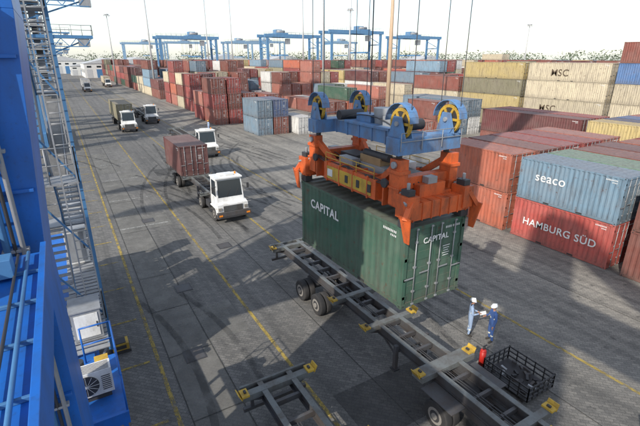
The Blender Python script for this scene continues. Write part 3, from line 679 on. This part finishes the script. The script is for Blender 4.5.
B.obj('electrical_cabinet_gallery',.006)
B=MB([YEL,DSTEEL,WHITE]); B.box(-.35,.35,-.3,.3,0,.12,DSTEEL); B.box(-.3,.3,-.25,.25,.12,.4,YEL); B.box(-.2,.2,-.256,-.251,.18,.34,DSTEEL); B.box(-.2,.2,-.2,.2,.4,.43,DSTEEL)
B.obj('cable_junction_box',.02,(.35,16.3,0))
# ------------------------------------------------------------------ distant quay cranes
def sts(Y):
    B=MB([BLUEL,STEEL,BLUE])
    def b2(x0,x1,y0,y1,z0,z1,m=BLUEL): B.box(x0,x1,y0,y1,z0,z1,m)
    for y in (0,16):
        b2(-3.6,-2.2,y-.7,y+.7,1,38); b2(-20,-18.5,y-.7,y+.7,1,52)
        b2(-18.5,-3.6,y-.5,y+.5,13,14.6); B.beam((-3,y,14.6),(-19,y,36),.8,.8,BLUEL); B.beam((-3,y,36),(-19,y,50),.6,.6,BLUEL)
    for x in (-2.9,-19.2): b2(x-.7,x+.7,-2,18,1,2.6); b2(x-.5,x+.5,.7,15.3,13,14.6)
    for y in (5,11):
        b2(-60,14,y-.4,y+.4,37,39)
        for i in range(18): B.beam((-60+i*4,y,39),(-58+i*4,y,41),.2,.2,BLUEL); B.beam((-58+i*4,y,41),(-56+i*4,y,39),.2,.2,BLUEL)
    for z in (7,9.5,12,14.5,17,19.5):
        b2(-2.1,-.3,-1,3,z-.1,z,STEEL); B.rail([(-.3,-1,z),(-.3,3,z)],STEEL,1.1,.03,1); B.rail([(-2.1,-1,z),(-.3,-1,z)],STEEL,1.1,.03,1)
        B.beam((-1.2,-1,z),(-1.2,3,z+2.4),.7,.15,STEEL)
    for x in (-2.1,-.3):
        B.beam((x,-1,1),(x,-1,22),.1,.1,STEEL); B.beam((x,3,1),(x,3,22),.1,.1,STEEL)
    for z,xe in ((13.2,4.6),(17.6,5.4)):
        b2(-2.1,xe,-.6,.6,z,z+.35,BLUEL); B.rail([(-2,-.6,z+.35),(xe,-.6,z+.35),(xe,.6,z+.35)],STEEL,1.1,.035,1)
        B.beam((xe-.5,0,z),(-2.1,0,z-2.6),.16,.16,BLUEL); b2(xe-1.6,xe-.4,-.5,.5,z-.9,z,STEEL)
        for i in range(4): B.beam((-2+i*1.6,-.5,z),(-1.2+i*1.6,-.5,z-.9),.08,.08,BLUEL); B.beam((-1.2+i*1.6,-.5,z-.9),(-.4+i*1.6,-.5,z),.08,.08,BLUEL)
        B.beam((-2,-.5,z-.9),(xe-.6,-.5,z-.9),.1,.1,BLUEL)
    return B.obj('quay_crane',0,(0,Y,0))
sts(62); sts(150); sts(250)

# ------------------------------------------------------------------ rubber tyred gantries
def rtg(x,y,z=21,w=12,tr=0,BL=RTGB):
    B=MB([BL,WHITE,TYRE,STEEL,RIM])
    for sx in (-1,1):
        for yy in (-3.8,3.8):
            B.hexa([(sx*w-.35,yy-.3,1.6),(sx*w+.35,yy-.3,1.6),(sx*w+.35,yy+.3,1.6),(sx*w-.35,yy+.3,1.6),(sx*w-.5,yy-.3,z-1.2),(sx*w+.5,yy-.3,z-1.2),(sx*w+.5,yy+.3,z-1.2),(sx*w-.5,yy+.3,z-1.2)],BL)
        B.box(sx*w-.5,sx*w+.5,-4.6,4.6,1.0,1.6,BL)
        B.beam((sx*w,-3.8,z-5),(sx*w,3.8,z-2),.22,.22,BL); B.box(sx*w-.3,sx*w+.3,-3.4,3.4,z-5.4,z-5,BL)
        for yy in (-4,-2.6,2.6,4): B.cyl((sx*w-.3,yy,.75),(sx*w+.3,yy,.75),.75,TYRE,14)
        B.ladder(sx*w+.7,-3.8,2,z,STEEL,.7,'y')
    for yy in (-3.8,3.8):
        B.box(-w-1.4,w+1.4,yy-.4,yy+.4,z-1.2,z,BL); B.rail([(-w-1.4,yy,z),(w+1.4,yy,z)],STEEL,1.1,.05,2)
    B.box(tr-3,tr+2.5,-4.1,4.1,z+.02,z+.5,BL); B.box(tr-2,tr+.8,-1.6,1.6,z+.5,z+1.9,BL); B.cyl((tr-2,-2.5,z+1.0),(tr+1.5,-2.5,z+1.0),.6,STEEL,12)
    B.box(tr+2.8,tr+4.4,-2,0,z-3.8,z-1.6,WHITE); B.box(w-1.5,w-.6,-2.5,2.5,1.6,4.2,WHITE)
    for xx in (-1.5,1.2):
        for yy in (-1.5,1.5): B.cyl((tr+xx,yy,z-8),(tr+xx,yy,z),.05,ROPE,4)
    B.box(tr-1.3,tr+1.3,-6,6,z-8.6,z-8,BL)
    return B.obj('rubber_tyred_gantry_crane',0,(x,y,0))
RT2=paint('far_hazed_gantry_blue',(.2,.32,.45),.6,0,.3)  # farther gantries: more aerial haze mixed into the paint colour
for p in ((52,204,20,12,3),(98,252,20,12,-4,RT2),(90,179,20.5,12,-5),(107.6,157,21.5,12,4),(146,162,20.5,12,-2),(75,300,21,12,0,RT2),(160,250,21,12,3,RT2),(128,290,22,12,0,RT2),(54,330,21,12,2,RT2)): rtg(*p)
def mast(x,y,h,mat=MAST):
    B=MB([mat,STEEL,WHITE])
    B.cyl((0,0,0),(0,0,h),.35,mat,12,.14); B.cyl((0,0,h-.3),(0,0,h),.9,STEEL,14); B.cb((0,0,.3),(1,1,.6),STEEL)
    for i in range(8):
        a=i*math.pi/4; B.cb((1.1*math.cos(a),1.1*math.sin(a),h-.5),(.5,.5,.25),WHITE)
    B.obj('high_mast_light',0,(x,y,0))
for (x,y,h) in ((52.8,176.0,33),(67.7,190,36),(71.4,132.1,34),(67,112,30),(116,170,38),(91,134,27),(38.9,47.6,30),(25,140,30),(22,210,28),(170,120,24)):
    mast(x,y,h,MASTT if h==30 and x<40 and y<60 else MAST)
def shed(x,y,w,d,h,name='warehouse'):
    B=MB([CONC,ROOF,GLASS,BLUEL])
    B.box(-w/2,w/2,-d/2,d/2,0,h,CONC)
    k=h+.12*w
    B.hexa([(-w/2-.3,-d/2-.3,h),(w/2+.3,-d/2-.3,h),(w/2+.3,d/2+.3,h),(-w/2-.3,d/2+.3,h),(-.05,-d/2-.3,k),(.05,-d/2-.3,k),(.05,d/2+.3,k),(-.05,d/2+.3,k)],ROOF)
    n=int(w/5)
    for i in range(n):
        xx=-w/2+w*(i+.5)/n; B.box(xx-1.5,xx+1.5,-d/2-.05,-d/2-.003,0,h*.6,BLUEL if i%2 else ROOF); B.box(xx-1.2,xx+1.2,-d/2-.05,-d/2-.003,h*.72,h*.85,GLASS)
    n=int(d/6)
    for i in range(n):
        yy=-d/2+d*(i+.5)/n
        B.box(-w/2-.05,-w/2-.003,yy-1.6,yy+1.6,h*.35,h*.6,GLASS)
    B.obj(name,0,(x,y,0))
shed(28,318,26,40,8); shed(6,420,30,60,9); shed(60,420,40,60,7); shed(14,350,10,14,6); shed(160,480,60,30,8); shed(390,420,60,40,7); shed(250,520,50,30,9)
for (x,y,c) in ((8.6,175,'white'),(17.5,200,'beige')):
    tractor(x,y-.6); trailer(x,y,y+12.6,(y+8,y+9.5),(y+.5,y+6.5,y+12),guides=False); container(x,y+.3,1.45,40,c)
def leafmat():
    m,t,b_=nt('foliage'); c=mixc(t,noise(t,.12,(1,1,1),4),(.05,.075,.04),(.10,.13,.07)); t.links.new(c,b_.inputs['Base Color']); b_.inputs['Roughness'].default_value=.8; return m
LEAF=leafmat()
bm=bmesh.new(); random.seed(5)
for i in range(380):
    ang=math.radians(random.uniform(-28,95)); D=random.uniform(560,640); cx,cy=D*math.sin(ang),D*math.cos(ang); h=random.uniform(12,20); w=random.uniform(6,12)
    for k_ in range(60):
        p=Vector((cx+random.gauss(0,w*.5),cy+random.gauss(0,w*.5),max(.5,h*random.random()**.7)))
        q_=[p+Vector((random.uniform(-1.3,1.3),random.uniform(-1.3,1.3),random.uniform(-1.2,1.2))) for _ in range(3)]
        bm.faces.new([bm.verts.new(x) for x in q_])
me=bpy.data.meshes.new('distant_tree_line'); bm.to_mesh(me); bm.free(); me.materials.append(LEAF)
COL.objects.link(bpy.data.objects.new('distant_tree_line',me))

# ------------------------------------------------------------------ light, sky, camera
el=math.radians(35); ax,ay=-.88,-.475; n_=math.hypot(ax,ay); ax/=n_;ay/=n_
sv=Vector((ax*math.cos(el),ay*math.cos(el),math.sin(el)))
L=bpy.data.lights.new('sun','SUN'); L.energy=5.0; L.angle=math.radians(.5); L.color=(1,.94,.85)
lo=bpy.data.objects.new('sun',L); COL.objects.link(lo); lo.rotation_euler=sv.to_track_quat('Z','Y').to_euler()
W=bpy.data.worlds.new('World'); S.world=W; W.use_nodes=True; t=W.node_tree
sk=t.nodes.new('ShaderNodeTexSky'); sk.sky_type='NISHITA'; sk.sun_disc=False; sk.sun_elevation=el; sk.sun_rotation=math.atan2(ax,ay); sk.dust_density=1.0; sk.air_density=1.0; sk.ozone_density=1.0
# thin bright high haze over the clear sky
hz=t.nodes.new('ShaderNodeMix'); hz.data_type='RGBA'; hz.blend_type='ADD'; hz.inputs[0].default_value=1
hz.inputs[7].default_value=(2.75,2.85,2.95,1); t.links.new(sk.outputs[0],hz.inputs[6])
bg=t.nodes['Background']; t.links.new(hz.outputs[2],bg.inputs[0]); bg.inputs[1].default_value=.15
cam=bpy.data.cameras.new('camera'); cam.lens=24; cam.sensor_width=36; cam.clip_start=.1; cam.clip_end=6000
co=bpy.data.objects.new('camera',cam); COL.objects.link(co); co.location=(0,0,11)
yaw=math.radians(30.5); pt=math.radians(19.95)
co.rotation_euler=Vector((math.sin(yaw)*math.cos(pt),math.cos(yaw)*math.cos(pt),-math.sin(pt))).to_track_quat('-Z','Y').to_euler()
S.camera=co
S.view_settings.view_transform='Standard'; S.view_settings.look='None'; S.view_settings.exposure=0
print('objects',len(bpy.data.objects))
